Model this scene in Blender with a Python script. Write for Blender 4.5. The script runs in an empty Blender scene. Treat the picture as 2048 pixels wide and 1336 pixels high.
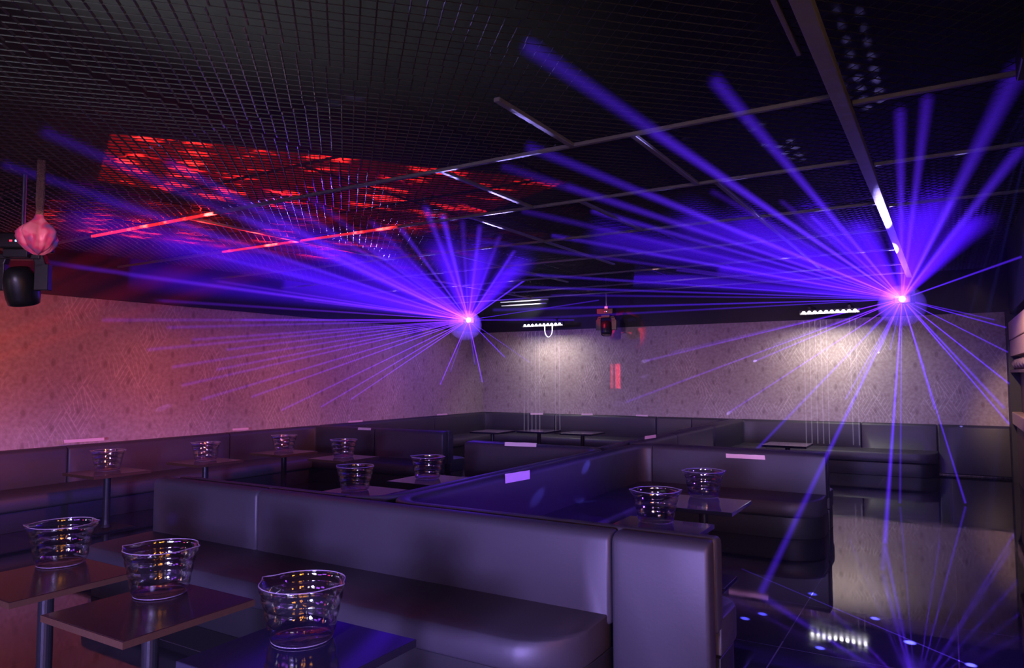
import bpy, bmesh, math, random
from mathutils import Vector, Matrix, Quaternion
random.seed(7)
S = bpy.context.scene
COL = S.collection
R = math.radians

# ------------------------------------------------------------------ camera
HC = 1.6; F = 1431.0; YAW = R(31.3); PITCH = R(3.33); ROLL = R(-0.2)
cd = bpy.data.cameras.new('camera'); cam = bpy.data.objects.new('camera', cd); COL.objects.link(cam)
cd.sensor_width = 36; cd.lens = F * 36 / 2048; cd.clip_start = .05; cd.clip_end = 100
cam.matrix_world = (Matrix.Translation((0, 0, HC)) @ Matrix.Rotation(YAW, 4, 'Z')
                    @ Matrix.Rotation(math.pi / 2 + PITCH, 4, 'X') @ Matrix.Rotation(ROLL, 4, 'Z'))
S.camera = cam
MW = cam.matrix_world.to_3x3(); CO = Vector((0, 0, HC))
def ray(u, v): return (MW @ Vector(((u - 1024) / F, (668 - v) / F, -1)))
def at_z(u, v, z): d = ray(u, v); return CO + d * ((z - HC) / d.z)
def at_y(u, v, y): d = ray(u, v); return CO + d * (y / d.y)
def at_x(u, v, x): d = ray(u, v); return CO + d * (x / d.x)
def at_d(u, v, t): return CO + ray(u, v) * t          # t = depth along the view axis

# ------------------------------------------------------------------ colour management
S.view_settings.view_transform = 'Standard'; S.view_settings.look = 'None'
S.view_settings.gamma = 1; S.view_settings.use_curve_mapping = False
S.view_settings.exposure = 0.0
S.render.engine = 'CYCLES'
cy = S.cycles
cy.use_denoising = True
cy.use_adaptive_sampling = True; cy.adaptive_threshold = 0.04
cy.max_bounces = 6; cy.diffuse_bounces = 2; cy.glossy_bounces = 3; cy.transmission_bounces = 8
cy.volume_bounces = 0; cy.transparent_max_bounces = 16
cy.caustics_reflective = False; cy.caustics_refractive = False
cy.sample_clamp_indirect = 4.0

# ------------------------------------------------------------------ world: near-black, thin club haze
w = bpy.data.worlds.new('world'); S.world = w; w.use_nodes = True
wn = w.node_tree; wn.nodes.clear()
wo = wn.nodes.new('ShaderNodeOutputWorld'); wb = wn.nodes.new('ShaderNodeBackground')
wb.inputs[0].default_value = (.2, .1, .5, 1); wb.inputs[1].default_value = 0.004
wn.links.new(wb.outputs[0], wo.inputs['Surface'])
HAZE = 0.0009
vs_ = wn.nodes.new('ShaderNodeVolumeScatter'); vs_.inputs['Color'].default_value = (1, 1, 1, 1)
vs_.inputs['Density'].default_value = HAZE; vs_.inputs['Anisotropy'].default_value = 0.0
wn.links.new(vs_.outputs[0], wo.inputs['Volume'])

# ------------------------------------------------------------------ room constants
XL, XR, YB, YF = -8.9, .84, 13.4, -3.2
ZM, ZS = 3.0, 3.55          # mesh ceiling, slab above it
ZT = .8                     # top of the backrests
ZW = 2.56                   # top of the wallpaper

# ------------------------------------------------------------------ lights
def aim(o, tgt): o.rotation_euler = (Vector(tgt) - o.location).to_track_quat('-Z', 'Y').to_euler()
def light(name, typ, loc, power, color, tgt=None, **k):
    d = bpy.data.lights.new(name, typ); d.energy = power; d.color = color
    for a, b in k.items(): setattr(d, a, b)
    o = bpy.data.objects.new(name, d); COL.objects.link(o); o.location = loc
    if tgt is not None: aim(o, tgt)
    return o
L1 = at_z(937, 640, 2.62); L2 = at_z(1804, 598, 2.62)
VIO = (.11, .022, 1.0)
light('laser_glow', 'POINT', L1 + Vector((.12, -.16, 0)), 75, VIO, shadow_soft_size=.04)
light('laser_glow', 'POINT', L2 + Vector((-.06, -.16, 0)), 75, VIO, shadow_soft_size=.04)
# unseen red and amber spots, no lamp bodies, washing the left wall
for k, (y, pw, c) in enumerate(((2.2, 340, (1, .19, .04)), (4.4, 320, (1, .19, .05)), (6.6, 290, (1, .19, .09)), (8.8, 230, (1, .26, .22)), (11.2, 150, (1, .45, .45)))):
    light('red_wash', 'SPOT', (-4.8, y - .5, 2.9), pw, c, (XL, y, 1.15), spot_size=R(58), spot_blend=1, shadow_soft_size=.15)
# neutral spots without fixtures washing the back wall
for k, (x, pw, c) in enumerate(((-7.6, 80, (1, .60, .55)), (-5.4, 90, (1, .66, .60)), (-3.2, 110, (1, .50, .47)), (-1.6, 75, (1, .62, .58)), (0, 34, (1, .66, .66)))):
    light('wall_wash', 'SPOT', (x, 8.8, 2.9), pw * 1.45, c, (x, YB, 1.25), spot_size=R(54), spot_blend=1, shadow_soft_size=.15)
# violet fill added behind the camera to brighten the nearest bench
sw = light('violet_fill', 'SPOT', (-.6, -2.9, 1.25), 4300, (.40, .29, 1.0), (-4.6, 3.4, .45), spot_size=R(76), spot_blend=.6, shadow_soft_size=.45)
d = sw.data; d.use_nodes = True; t_ = d.node_tree; tc_ = t_.nodes.new('ShaderNodeTexCoord'); sp_ = t_.nodes.new('ShaderNodeSeparateXYZ'); mr_ = t_.nodes.new('ShaderNodeMapRange')   # barn door: nothing above the bench tops
t_.links.new(tc_.outputs['Normal'], sp_.inputs[0]); t_.links.new(sp_.outputs[1], mr_.inputs[0]); t_.links.new(mr_.outputs[0], t_.nodes['Emission'].inputs['Strength'])
mr_.inputs[1].default_value = .055; mr_.inputs[2].default_value = .11; mr_.inputs[3].default_value = 1; mr_.inputs[4].default_value = .05
light('violet_fill', 'AREA', (1.5, .6, 1.5), 12, (.55, .40, .9), (-1.6, 7.5, .5), size=.6, spread=R(50))  # weaker fill added towards the farther bench
# violet spots added to brighten the booth, the aisle floor and a table
light('violet_wash', 'SPOT', (1.6, 5.6, 2.3), 1100, (.14, .02, 1.0), (-2.9, 5.2, .4), spot_size=R(46), spot_blend=1, shadow_soft_size=.03)
light('violet_wash', 'SPOT', (.35, 6.6, 2.9), 900, (.12, .02, 1.0), (.1, 4.2, 0), spot_size=R(44), spot_blend=1, shadow_soft_size=.03)
light('violet_wash', 'SPOT', (.6, 2.6, 2.8), 60, (.14, .02, 1.0), (-1.9, 2.0, .6), spot_size=R(30), spot_blend=1, shadow_soft_size=.03)
light('mesh_fill', 'SPOT', (-3.7, -.5, 1.5), 1100, (.9, .95, 1.0), (-3.2, 1.25, 3.0), spot_size=R(44), spot_blend=1, shadow_soft_size=.1)  # white spots added to brighten the mesh overhead
light('mesh_fill', 'SPOT', (1.6, .2, 2.2), 45, (1, .85, .8), (.5, 2.6, 3.0), spot_size=R(70), spot_blend=.8, shadow_soft_size=.08)

# ------------------------------------------------------------------ materials
MATS = {}
def mat(name, base=(.5, .5, .5), rough=.5, metal=0, **k):
    m = bpy.data.materials.new(name); m.use_nodes = True
    b = m.node_tree.nodes['Principled BSDF']
    b.inputs['Base Color'].default_value = (*base, 1); b.inputs['Roughness'].default_value = rough
    b.inputs['Metallic'].default_value = metal
    for a, v in k.items(): b.inputs[a.replace('_', ' ')].default_value = v
    MATS[name] = m; return m
def nodes(m): return m.node_tree.nodes, m.node_tree.links, m.node_tree.nodes['Principled BSDF']
def N(t, typ, **k):
    n = t.new(typ)
    for a, v in k.items(): setattr(n, a, v)
    return n
def math_(nt, lk, op, a, b=None, c=None):
    n = nt.new('ShaderNodeMath'); n.operation = op
    for i, x in enumerate((a, b, c)):
        if x is None: continue
        if isinstance(x, (int, float)): n.inputs[i].default_value = x
        else: lk.new(x, n.inputs[i])
    return n.outputs[0]
def bump_noise(m, scale, strength, dist=.01, detail=4):
    nt, lk, b = nodes(m)
    tc = N(nt, 'ShaderNodeTexCoord'); no = N(nt, 'ShaderNodeTexNoise'); no.inputs['Scale'].default_value = scale; no.inputs['Detail'].default_value = detail
    bu = N(nt, 'ShaderNodeBump'); bu.inputs['Strength'].default_value = strength; bu.inputs['Distance'].default_value = dist
    lk.new(tc.outputs['Object'], no.inputs['Vector']); lk.new(no.outputs['Fac'], bu.inputs['Height']); lk.new(bu.outputs[0], b.inputs['Normal'])
    return no
leather = mat('black_leather', (.036, .034, .04), .5); bump_noise(leather, 60, .12, .004)
leather2 = mat('brown_black_leather', (.05, .04, .04), .40); bump_noise(leather2, 60, .12, .004)
plinth = mat('black_plinth', (.012, .012, .013), .5); bump_noise(plinth, 20, .1)
woodt = mat('dark_wood', (.075, .04, .03), .2, Specular_IOR_Level=.18)
nt, lk, b = nodes(woodt)
tc = N(nt, 'ShaderNodeTexCoord'); mp = N(nt, 'ShaderNodeMapping'); mp.inputs['Scale'].default_value = (2, 30, 4)
no = N(nt, 'ShaderNodeTexNoise'); no.inputs['Scale'].default_value = 3; no.inputs['Detail'].default_value = 6
cr = N(nt, 'ShaderNodeValToRGB'); cr.color_ramp.elements[0].color = (.012, .006, .006, 1); cr.color_ramp.elements[1].color = (.045, .02, .016, 1)
lk.new(tc.outputs['Object'], mp.inputs[0]); lk.new(mp.outputs[0], no.inputs['Vector']); lk.new(no.outputs['Fac'], cr.inputs[0]); lk.new(cr.outputs[0], b.inputs['Base Color'])
edgew = mat('wood_edge', (.06, .03, .015), .35); bump_noise(edgew, 40, .2)
gloss = mat('black_gloss_laminate', (.02, .018, .03), .09); bump_noise(gloss, 3, .02)
steel = mat('brushed_steel', (.55, .55, .58), .28, 1); bump_noise(steel, 80, .05)
blackm = mat('black_metal', (.02, .02, .022), .35, .4); bump_noise(blackm, 50, .05)
meshm = mat('painted_mesh', (.11, .11, .12), .28, .4, Coat_Weight=.8, Coat_Roughness=.12); bump_noise(meshm, 30, .05)
barm = mat('grey_bar', (.2, .2, .22), .5, .1); bump_noise(barm, 14, .4, .01)
tapem = mat('masking_tape', (.85, .62, .62), .7); bump_noise(tapem, 80, .2, .002)
blackw = mat('black_paint', (.012, .012, .016), .6); bump_noise(blackw, 12, .2)
slabm = mat('black_slab', (.010, .0095, .010), .7); bump_noise(slabm, 2.5, .6, .05)
glassm = bpy.data.materials.new('clear_plastic'); glassm.use_nodes = True; nt, lk = glassm.node_tree.nodes, glassm.node_tree.links; nt.clear()
go = nt.new('ShaderNodeOutputMaterial'); mx = nt.new('ShaderNodeMixShader'); tr = nt.new('ShaderNodeBsdfTransparent'); gl = nt.new('ShaderNodeBsdfGlossy'); lw_ = nt.new('ShaderNodeLayerWeight')
tr.inputs[0].default_value = (.97, .965, .99, 1); gl.inputs['Roughness'].default_value = .035; lw_.inputs[0].default_value = .5
tc = nt.new('ShaderNodeTexCoord'); no = nt.new('ShaderNodeTexNoise'); no.inputs['Scale'].default_value = 14
bu = nt.new('ShaderNodeBump'); bu.inputs['Strength'].default_value = .35; bu.inputs['Distance'].default_value = .01
lk.new(tc.outputs['Object'], no.inputs['Vector']); lk.new(no.outputs['Fac'], bu.inputs['Height']); lk.new(bu.outputs[0], gl.inputs['Normal'])
lk.new(math_(nt, lk, 'ADD', .22, math_(nt, lk, 'MULTIPLY', math_(nt, lk, 'POWER', lw_.outputs['Facing'], 3.0), .6)), mx.inputs[0]); lk.new(tr.outputs[0], mx.inputs[1]); lk.new(gl.outputs[0], mx.inputs[2]); lk.new(mx.outputs[0], go.inputs[0])
rimm = mat('lilac_lit_edge', (.85, .75, .95), .15, 0, IOR=1.6); rimm.node_tree.nodes['Principled BSDF'].inputs['Transmission Weight'].default_value = .75; bump_noise(rimm, 30, .3)  # lilac puts the lit edge of the clear plastic into the colour
woodl = mat('pale_wood', (.50, .34, .20), .5)
nt, lk, b = nodes(woodl)
tc = N(nt, 'ShaderNodeTexCoord'); mp = N(nt, 'ShaderNodeMapping'); mp.inputs['Scale'].default_value = (3, 3, 25)
no = N(nt, 'ShaderNodeTexNoise'); no.inputs['Scale'].default_value = 2; no.inputs['Detail'].default_value = 5
cr = N(nt, 'ShaderNodeValToRGB'); cr.color_ramp.elements[0].color = (.40, .25, .13, 1); cr.color_ramp.elements[1].color = (.60, .42, .25, 1)
lk.new(tc.outputs['Object'], mp.inputs[0]); lk.new(mp.outputs[0], no.inputs['Vector']); lk.new(no.outputs['Fac'], cr.inputs[0]); lk.new(cr.outputs[0], b.inputs['Base Color'])
woodd = mat('brown_panel', (.11, .06, .035), .5); bump_noise(woodd, 10, .1)
cloth = mat('fur_cloth', (.4, .28, .2), .9); bump_noise(cloth, 120, 1, .02)
palem = mat('slat_reflection_white', (.8, .8, .82), .3); bump_noise(palem, 20, .1)  # pale base imitates LED reflections on the slats
lensm = mat('lens_glass', (.1, .1, .14), .05, .6); bump_noise(lensm, 4, .05)
def emat(name, col, st):
    m = bpy.data.materials.new(name); m.use_nodes = True; t = m.node_tree; t.nodes.clear()
    o = t.nodes.new('ShaderNodeOutputMaterial'); e = t.nodes.new('ShaderNodeEmission')
    e.inputs[0].default_value = (*col, 1); e.inputs[1].default_value = st; t.links.new(e.outputs[0], o.inputs[0]); return m
led_e = emat('led_lens', (1, .97, 1), 14)
las_e = emat('laser_aperture', (.55, .5, 1), 60)
warm_e = emat('amber_bulb', (1, .42, .07), 45)
white_e = emat('white_tube', (1, .93, .95), 22)
pink_e = emat('pink_tube', (.75, .25, 1), 16)
rled_e = emat('red_led', (1, .02, .05), 4)
bled_e = emat('blue_led', (.1, .35, 1), 10)

# floor: large glossy black tiles
floorm = mat('black_floor_tiles', (.012, .012, .014), .07)
nt, lk, b = nodes(floorm)
tc = N(nt, 'ShaderNodeTexCoord'); br = N(nt, 'ShaderNodeTexBrick')
br.offset = 0; br.inputs['Scale'].default_value = 1; br.inputs['Brick Width'].default_value = .9; br.inputs['Row Height'].default_value = .9
br.inputs['Mortar Size'].default_value = .004; br.inputs['Color1'].default_value = (.012, .012, .015, 1); br.inputs['Color2'].default_value = (.018, .017, .02, 1); br.inputs['Mortar'].default_value = (.10, .09, .10, 1)
lk.new(tc.outputs['Object'], br.inputs['Vector']); lk.new(br.outputs['Color'], b.inputs['Base Color'])
no = N(nt, 'ShaderNodeTexNoise'); no.inputs['Scale'].default_value = 3.5; no.inputs['Detail'].default_value = 8
lk.new(tc.outputs['Object'], no.inputs['Vector'])
mr = N(nt, 'ShaderNodeMapRange'); mr.inputs[1].default_value = .35; mr.inputs[2].default_value = .75; mr.inputs[3].default_value = .02; mr.inputs[4].default_value = .10
lk.new(no.outputs['Fac'], mr.inputs[0]); lk.new(mr.outputs[0], b.inputs['Roughness'])
bu = N(nt, 'ShaderNodeBump'); bu.inputs['Strength'].default_value = .05; bu.inputs['Distance'].default_value = .004
lk.new(no.outputs['Fac'], bu.inputs['Height']); lk.new(bu.outputs[0], b.inputs['Normal'])
b.inputs['IOR'].default_value = 1.75

# wallpaper: beige paper with hatched diamonds in relief and a staggered lattice of brown flecks
def wallpaper(name, axis):
    m = mat(name, (.5, .42, .38), .6); nt, lk, b = nodes(m); M = lambda *a: math_(nt, lk, *a)
    tc = N(nt, 'ShaderNodeTexCoord'); sp = N(nt, 'ShaderNodeSeparateXYZ'); lk.new(tc.outputs['Object'], sp.inputs[0])
    no = N(nt, 'ShaderNodeTexNoise'); no.inputs['Scale'].default_value = 22; no.inputs['Detail'].default_value = 5; lk.new(tc.outputs['Object'], no.inputs['Vector'])
    u = sp.outputs[axis]; v = sp.outputs[2]
    # flecks
    cu = M('DIVIDE', u, .30); ci = M('FLOOR', cu); odd = M('MODULO', M('ABSOLUTE', ci), 2.0)
    vv = M('ADD', v, M('ADD', M('MULTIPLY', odd, .19), M('MULTIPLY', M('SINE', M('MULTIPLY', ci, 12.9)), .06))); cv = M('DIVIDE', vv, .38)
    du = M('MULTIPLY', M('SUBTRACT', M('FRACT', cu), .5), .30); dv = M('MULTIPLY', M('SUBTRACT', M('FRACT', cv), .5), .38 * .55)
    wob = M('MULTIPLY', M('SUBTRACT', no.outputs['Fac'], .5), .06)
    dist = M('ADD', M('SQRT', M('ADD', M('MULTIPLY', du, du), M('MULTIPLY', dv, dv))), wob)
    fl = N(nt, 'ShaderNodeMapRange'); fl.interpolation_type = 'SMOOTHSTEP'
    fl.inputs[1].default_value = .012; fl.inputs[2].default_value = .036; fl.inputs[3].default_value = .42; fl.inputs[4].default_value = 0; lk.new(dist, fl.inputs[0])
    # hatching: three line directions, one per triangular cell
    def proj(a): return M('ADD', M('MULTIPLY', u, math.cos(a)), M('MULTIPLY', v, math.sin(a)))
    L = .30
    i1 = M('FLOOR', M('DIVIDE', proj(R(30)), L)); i2 = M('FLOOR', M('DIVIDE', proj(R(-30)), L)); i3 = M('FLOOR', M('DIVIDE', proj(R(90)), L))
    cell = M('FLOORED_MODULO', M('ADD', M('ADD', i1, M('MULTIPLY', i2, 2)), i3), 3)
    def lines(a, wd): return M('LESS_THAN', M('FRACT', M('DIVIDE', proj(a), .05)), wd)
    sel = [M('COMPARE', cell, k, .1) for k in range(3)]
    ln = M('ADD', M('ADD', M('MULTIPLY', sel[0], lines(R(30), .22)), M('MULTIPLY', sel[1], lines(R(-30), .22))), M('MULTIPLY', sel[2], lines(R(12), .22)))
    big = M('MAXIMUM', M('LESS_THAN', M('FRACT', M('DIVIDE', proj(R(30)), L)), .05), M('LESS_THAN', M('FRACT', M('DIVIDE', proj(R(-30)), L)), .05))
    ln = M('MAXIMUM', ln, big)
    n2 = N(nt, 'ShaderNodeTexNoise'); n2.inputs['Scale'].default_value = 1.6; n2.inputs['Detail'].default_value = 2; lk.new(tc.outputs['Object'], n2.inputs['Vector'])
    mk = N(nt, 'ShaderNodeMapRange'); mk.inputs[1].default_value = .47; mk.inputs[2].default_value = .66; lk.new(n2.outputs['Fac'], mk.inputs[0])
    ln = M('MULTIPLY', ln, mk.outputs[0])
    c1 = N(nt, 'ShaderNodeMix', data_type='RGBA'); c1.inputs['A'].default_value = (.42, .35, .31, 1); c1.inputs['B'].default_value = (.72, .64, .56, 1)
    lk.new(M('MULTIPLY', ln, .5), c1.inputs['Factor'])
    mot = N(nt, 'ShaderNodeMix', data_type='RGBA', blend_type='MULTIPLY'); mot.inputs['B'].default_value = (.74, .68, .66, 1)
    lk.new(c1.outputs['Result'], mot.inputs['A'])
    mm = N(nt, 'ShaderNodeMapRange'); mm.inputs[1].default_value = .35; mm.inputs[2].default_value = .7; lk.new(no.outputs['Fac'], mm.inputs[0]); lk.new(mm.outputs[0], mot.inputs['Factor'])
    c2 = N(nt, 'ShaderNodeMix', data_type='RGBA'); c2.inputs['B'].default_value = (.10, .05, .04, 1)
    lk.new(mot.outputs['Result'], c2.inputs['A']); lk.new(fl.outputs[0], c2.inputs['Factor']); lk.new(c2.outputs['Result'], b.inputs['Base Color'])
    bu = N(nt, 'ShaderNodeBump'); bu.inputs['Strength'].default_value = .5; bu.inputs['Distance'].default_value = .004
    lk.new(ln, bu.inputs['Height']); lk.new(bu.outputs[0], b.inputs['Normal'])
    return m
paper_l = wallpaper('wallpaper_left', 1); paper_b = wallpaper('wallpaper_back', 0)

# ------------------------------------------------------------------ mesh helpers
class MB:
    def __init__(s): s.v = []; s.f = []
    def add(s, vs, fs):
        o = len(s.v); s.v += [tuple(x) for x in vs]; s.f += [tuple(i + o for i in f) for f in fs]
    def box(s, x0, y0, z0, x1, y1, z1):
        s.add([(x0,y0,z0),(x1,y0,z0),(x1,y1,z0),(x0,y1,z0),(x0,y0,z1),(x1,y0,z1),(x1,y1,z1),(x0,y1,z1)],
              [(0,3,2,1),(4,5,6,7),(0,1,5,4),(1,2,6,5),(2,3,7,6),(3,0,4,7)])
    def obox(s, a, b, w_, h):      # bar from a to b, width w_ (horizontal), height h, centred
        a, b = Vector(a), Vector(b); d = (b - a).normalized()
        up = Vector((0, 0, 1)) if abs(d.z) < .95 else Vector((1, 0, 0))
        n = d.cross(up).normalized() * w_ / 2; m = n.cross(d).normalized() * h / 2
        vs = [p + sx * n + sz * m for p in (a, b) for sx, sz in ((-1,-1),(1,-1),(1,1),(-1,1))]
        s.add(vs, [(0,1,2,3),(7,6,5,4),(0,4,5,1),(1,5,6,2),(2,6,7,3),(3,7,4,0)])
    def tube(s, pts, r, n=8, rs=None, cap=True):
        pts = [Vector(p) for p in pts]; rings = []; prev = None
        for i, p in enumerate(pts):
            d = (pts[min(i+1, len(pts)-1)] - pts[max(i-1, 0)]).normalized()
            if prev is None: prev = d.orthogonal().normalized()
            x = (prev - d * prev.dot(d)).normalized(); y = d.cross(x); prev = x
            rr = rs[i] if rs else r
            rings.append([p + rr * (math.cos(2*math.pi*k/n) * x + math.sin(2*math.pi*k/n) * y) for k in range(n)])
        vs = [v for rg in rings for v in rg]; fs = []
        for i in range(len(pts)-1):
            for k in range(n): fs.append((i*n+k, i*n+(k+1)%n, (i+1)*n+(k+1)%n, (i+1)*n+k))
        if cap: fs.append(tuple(range(n))[::-1]); fs.append(tuple((len(pts)-1)*n+k for k in range(n)))
        s.add(vs, fs)
    def lathe(s, prof, c=(0,0,0), n=48, fn=None, closed=False):
        m = len(prof); vs = []
        for k in range(n):
            a = 2*math.pi*k/n
            for (r, z) in prof:
                if fn: r, z = fn(a, r, z)
                vs.append((c[0] + r*math.cos(a), c[1] + r*math.sin(a), c[2] + z))
        fs = []
        for k in range(n):
            for j in range(m if closed else m-1):
                a_, b_ = k*m + j, k*m + (j+1) % m; c_, d_ = ((k+1)%n)*m + (j+1) % m, ((k+1)%n)*m + j
                fs.append((a_, d_, c_, b_))
        s.add(vs, fs)
    def build(s, name, m, parent=None, loc=None, smooth=False, bevel=0, seg=2, ang=35):
        me = bpy.data.meshes.new(name); me.from_pydata(s.v, [], s.f)
        bm = bmesh.new(); bm.from_mesh(me); bmesh.ops.remove_doubles(bm, verts=bm.verts, dist=1e-5)
        bmesh.ops.recalc_face_normals(bm, faces=bm.faces); bm.to_mesh(me); bm.free()
        if smooth:
            for p in me.polygons: p.use_smooth = True
        o = bpy.data.objects.new(name, me); COL.objects.link(o); me.materials.append(m)
        if parent is not None: o.parent = parent
        if loc is not None: o.location = loc
        if bevel:
            bv = o.modifiers.new('bevel', 'BEVEL'); bv.width = bevel; bv.segments = seg; bv.limit_method = 'ANGLE'; bv.angle_limit = R(ang)
        return o
def thing(name, label, cat, loc=(0,0,0), rz=0, group=None):
    o = bpy.data.objects.new(name, None); COL.objects.link(o); o.location = loc; o.rotation_euler = (0, 0, rz)
    tag(o, label, cat, group); return o
def tag(o, label, cat, group=None):
    o['label'] = label; o['category'] = cat
    if group: o['group'] = group
    return o
def struct(mb, name, m, **k):
    o = mb.build(name, m, **k); o['kind'] = 'structure'; return o
def copy_tree(o, parent=None):
    c = o.copy(); COL.objects.link(c); c.parent = parent
    for ch in list(o.children): copy_tree(ch, c)
    return c

# ------------------------------------------------------------------ the room
b_ = MB(); b_.box(XL-.1, YF, -.1, 2.2, YB+.1, 0); struct(b_, 'floor', floorm)
b_ = MB(); b_.box(XL-.1, YF, ZS, 2.2, YB+.1, ZS+.1); struct(b_, 'ceiling', slabm)
b_ = MB(); b_.box(XL-.1, YF, 0, XL, YB, ZW); struct(b_, 'wall_left', paper_l)
b_ = MB(); b_.box(XL-.1, YF, ZW, XL+.03, YB, ZS); struct(b_, 'wall_left_upper', blackw)
b_ = MB(); b_.box(XL-.1, YB, 0, XR-.05, YB+.1, ZW); struct(b_, 'wall_back', paper_b)
b_ = MB(); b_.box(XL-.1, YB-.03, ZW, 2.2, YB+.1, ZS); struct(b_, 'wall_back_upper', blackw)
b_ = MB(); b_.box(XR-.06, YB-.42, 0, 2.2, YB, ZW+.01); struct(b_, 'wall_right_pier', blackw)
b_ = MB(); b_.box(2.1, YF, 0, 2.2, YB-.35, ZS); b_.box(XR-.02, YF, 2.5, 2.1, YB-.35, ZS); struct(b_, 'wall_right', blackw)
b_ = MB(); b_.box(XL-.1, YF-.1, 0, 2.2, YF, ZS); struct(b_, 'wall_front', blackw)

# mesh ceiling: expanded-metal panels laid on a bar grid
PX, PY = .98, 1.25
def mesh_panel():
    sw, lw = .0445, .0893
    nx, ny = 22, 28; v = []; f = []
    for i in range(nx):
        x0 = .012 + (i + .5) * (PX - .024) / nx; hw = (PX - .024) / nx * .47
        for k in range(ny):
            sg = 1 if (k + i) % 2 else -1
            y0 = .005 + k * (PY - .01) / ny; y1 = y0 + (PY - .01) / ny; base = len(v)
            for x, y in ((x0 + sg*hw, y0), (x0 - sg*hw, y1)):
                for dx, dz in ((-.0046, -sg*.0036 - .0006), (.0046, sg*.0036 - .0006), (.0046, sg*.0036 + .0006), (-.0046, -sg*.0036 + .0006)): v.append((x + dx, y, dz))
            for q in range(4): f.append((base+q, base+(q+1)%4, base+4+(q+1)%4, base+4+q))
    me = bpy.data.meshes.new('mesh_ceiling_panel'); me.from_pydata(v, [], f); me.materials.append(meshm); return me
pm = mesh_panel()
first = True
ys = [3.80 - 1.25*k for k in range(3, 0, -1)] + [3.80 + 1.25*k for k in range(0, 7)]
cols = [-.40 - PX*(k+1) for k in range(0, 8)]
root_panels = []
for ix, x in enumerate(cols + [-.40]):
    for iy, y in enumerate(ys):
        if y > 11.0: continue
        c = bpy.data.objects.new('ceiling_mesh_panel', pm); COL.objects.link(c); c.location = (x, y, ZM + random.uniform(.0, .008))
        c.rotation_euler = (random.uniform(-.004, .004), random.uniform(-.006, .006), 0)
        tag(c, 'expanded metal mesh panel of the dark club ceiling', 'ceiling panel', 'expanded metal panels of the ceiling grid')
        root_panels.append(c)

def bar(a, b, wd, ht, label, grp='ceiling grid bars'):
    mb = MB(); c = (Vector(a) + Vector(b)) / 2; mb.obox(Vector(a) - c, Vector(b) - c, wd, ht)
    o = mb.build('ceiling_bar', barm, loc=c, bevel=.003, seg=1); tag(o, label, 'ceiling bar', grp); return o
ZB = ZM - .022
o = bar((-.41, -1.2, ZB-.015), (-.41, 11.3, ZB-.015), .07, .05, 'wide grey main beam running the length of the mesh ceiling on the right')
o.name = 'ceiling_beam'
bar((-.50, -1.0, ZB), (-.50, 3.2, ZB), .02, .03, 'thin grey bar close beside the near end of the wide main ceiling beam')
names_y = ['nearest', 'second', 'third', 'fourth', 'fifth', 'sixth', 'farthest']
for k, y in enumerate([3.80, 5.05, 6.40, 7.62, 8.87, 10.1, 11.0]):
    bar((XL+.05, y, ZB), (-.45, y, ZB), .03, .022, '%s of the thin cross bars running left from the wide ceiling beam' % names_y[k])
    if k < 3: bar((-.37, y + .15, ZB), (2.05, y + .15, ZB), .03, .022, '%s of the thin cross bars right of the wide ceiling beam' % names_y[k])
segs = [(-1.88, 2.95, 3.80, 'lengthwise bar ending at the nearest cross bar, upper middle'),
        (-1.50, 3.80, 5.05, 'lengthwise bar between nearest and second cross bar'),
        (-2.87, 3.80, 5.05, 'blue-lit lengthwise bar between nearest and second cross bar'),
        (-1.37, 5.05, 9.9, 'long lengthwise bar parallel to the wide beam, ending near its far end'),
        (-2.44, 5.05, 6.40, 'lengthwise bar between second and third cross bar, mid ceiling'),
        (-3.50, 5.05, 8.2, 'lengthwise bar crossing the third cross bar in mid ceiling'),
        (-4.75, 6.40, 9.4, 'lengthwise bar above the left laser, beyond the third cross bar'),
        (-5.6, 3.80, 6.40, 'lengthwise bar over the red light pattern'),
        (-6.3, 7.62, 11., 'farthest left lengthwise bar, close to the left laser')]
for x, y0, y1, l in segs: bar((x, y0, ZB), (x, y1, ZB), .035, .022, l)
# pale slats standing in for LED reflections near the back ceiling edge
for (u0, v0, u1, v1, l) in ((992, 588, 1090, 582, 'upper pale slat standing in for a reflection above the left light bar'), (1002, 605, 1096, 602, 'middle pale slat standing in for a reflection above the left light bar'),
                      (1004, 612, 1092, 609, 'lower pale slat standing in for a reflection above the left light bar')):
    p = at_y(u0, v0, 12.9); q = at_y(u1, v1, 12.9); mb = MB(); c = (p+q)/2; q.z = p.z; mb.obox(p-c, q-c, .05, .02)
    o = mb.build('reflection_slat', palem, loc=c)
    for sx_ in (-.35, .35):
        hg = MB(); hg.tube([(sx_, 0, .01), (sx_, 0, ZS - c.z)], .006, 6); hg.build('hanger', blackm, o)
    tag(o, l, 'metal slat', 'pale slats standing in for reflections above the left light bar')

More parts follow.
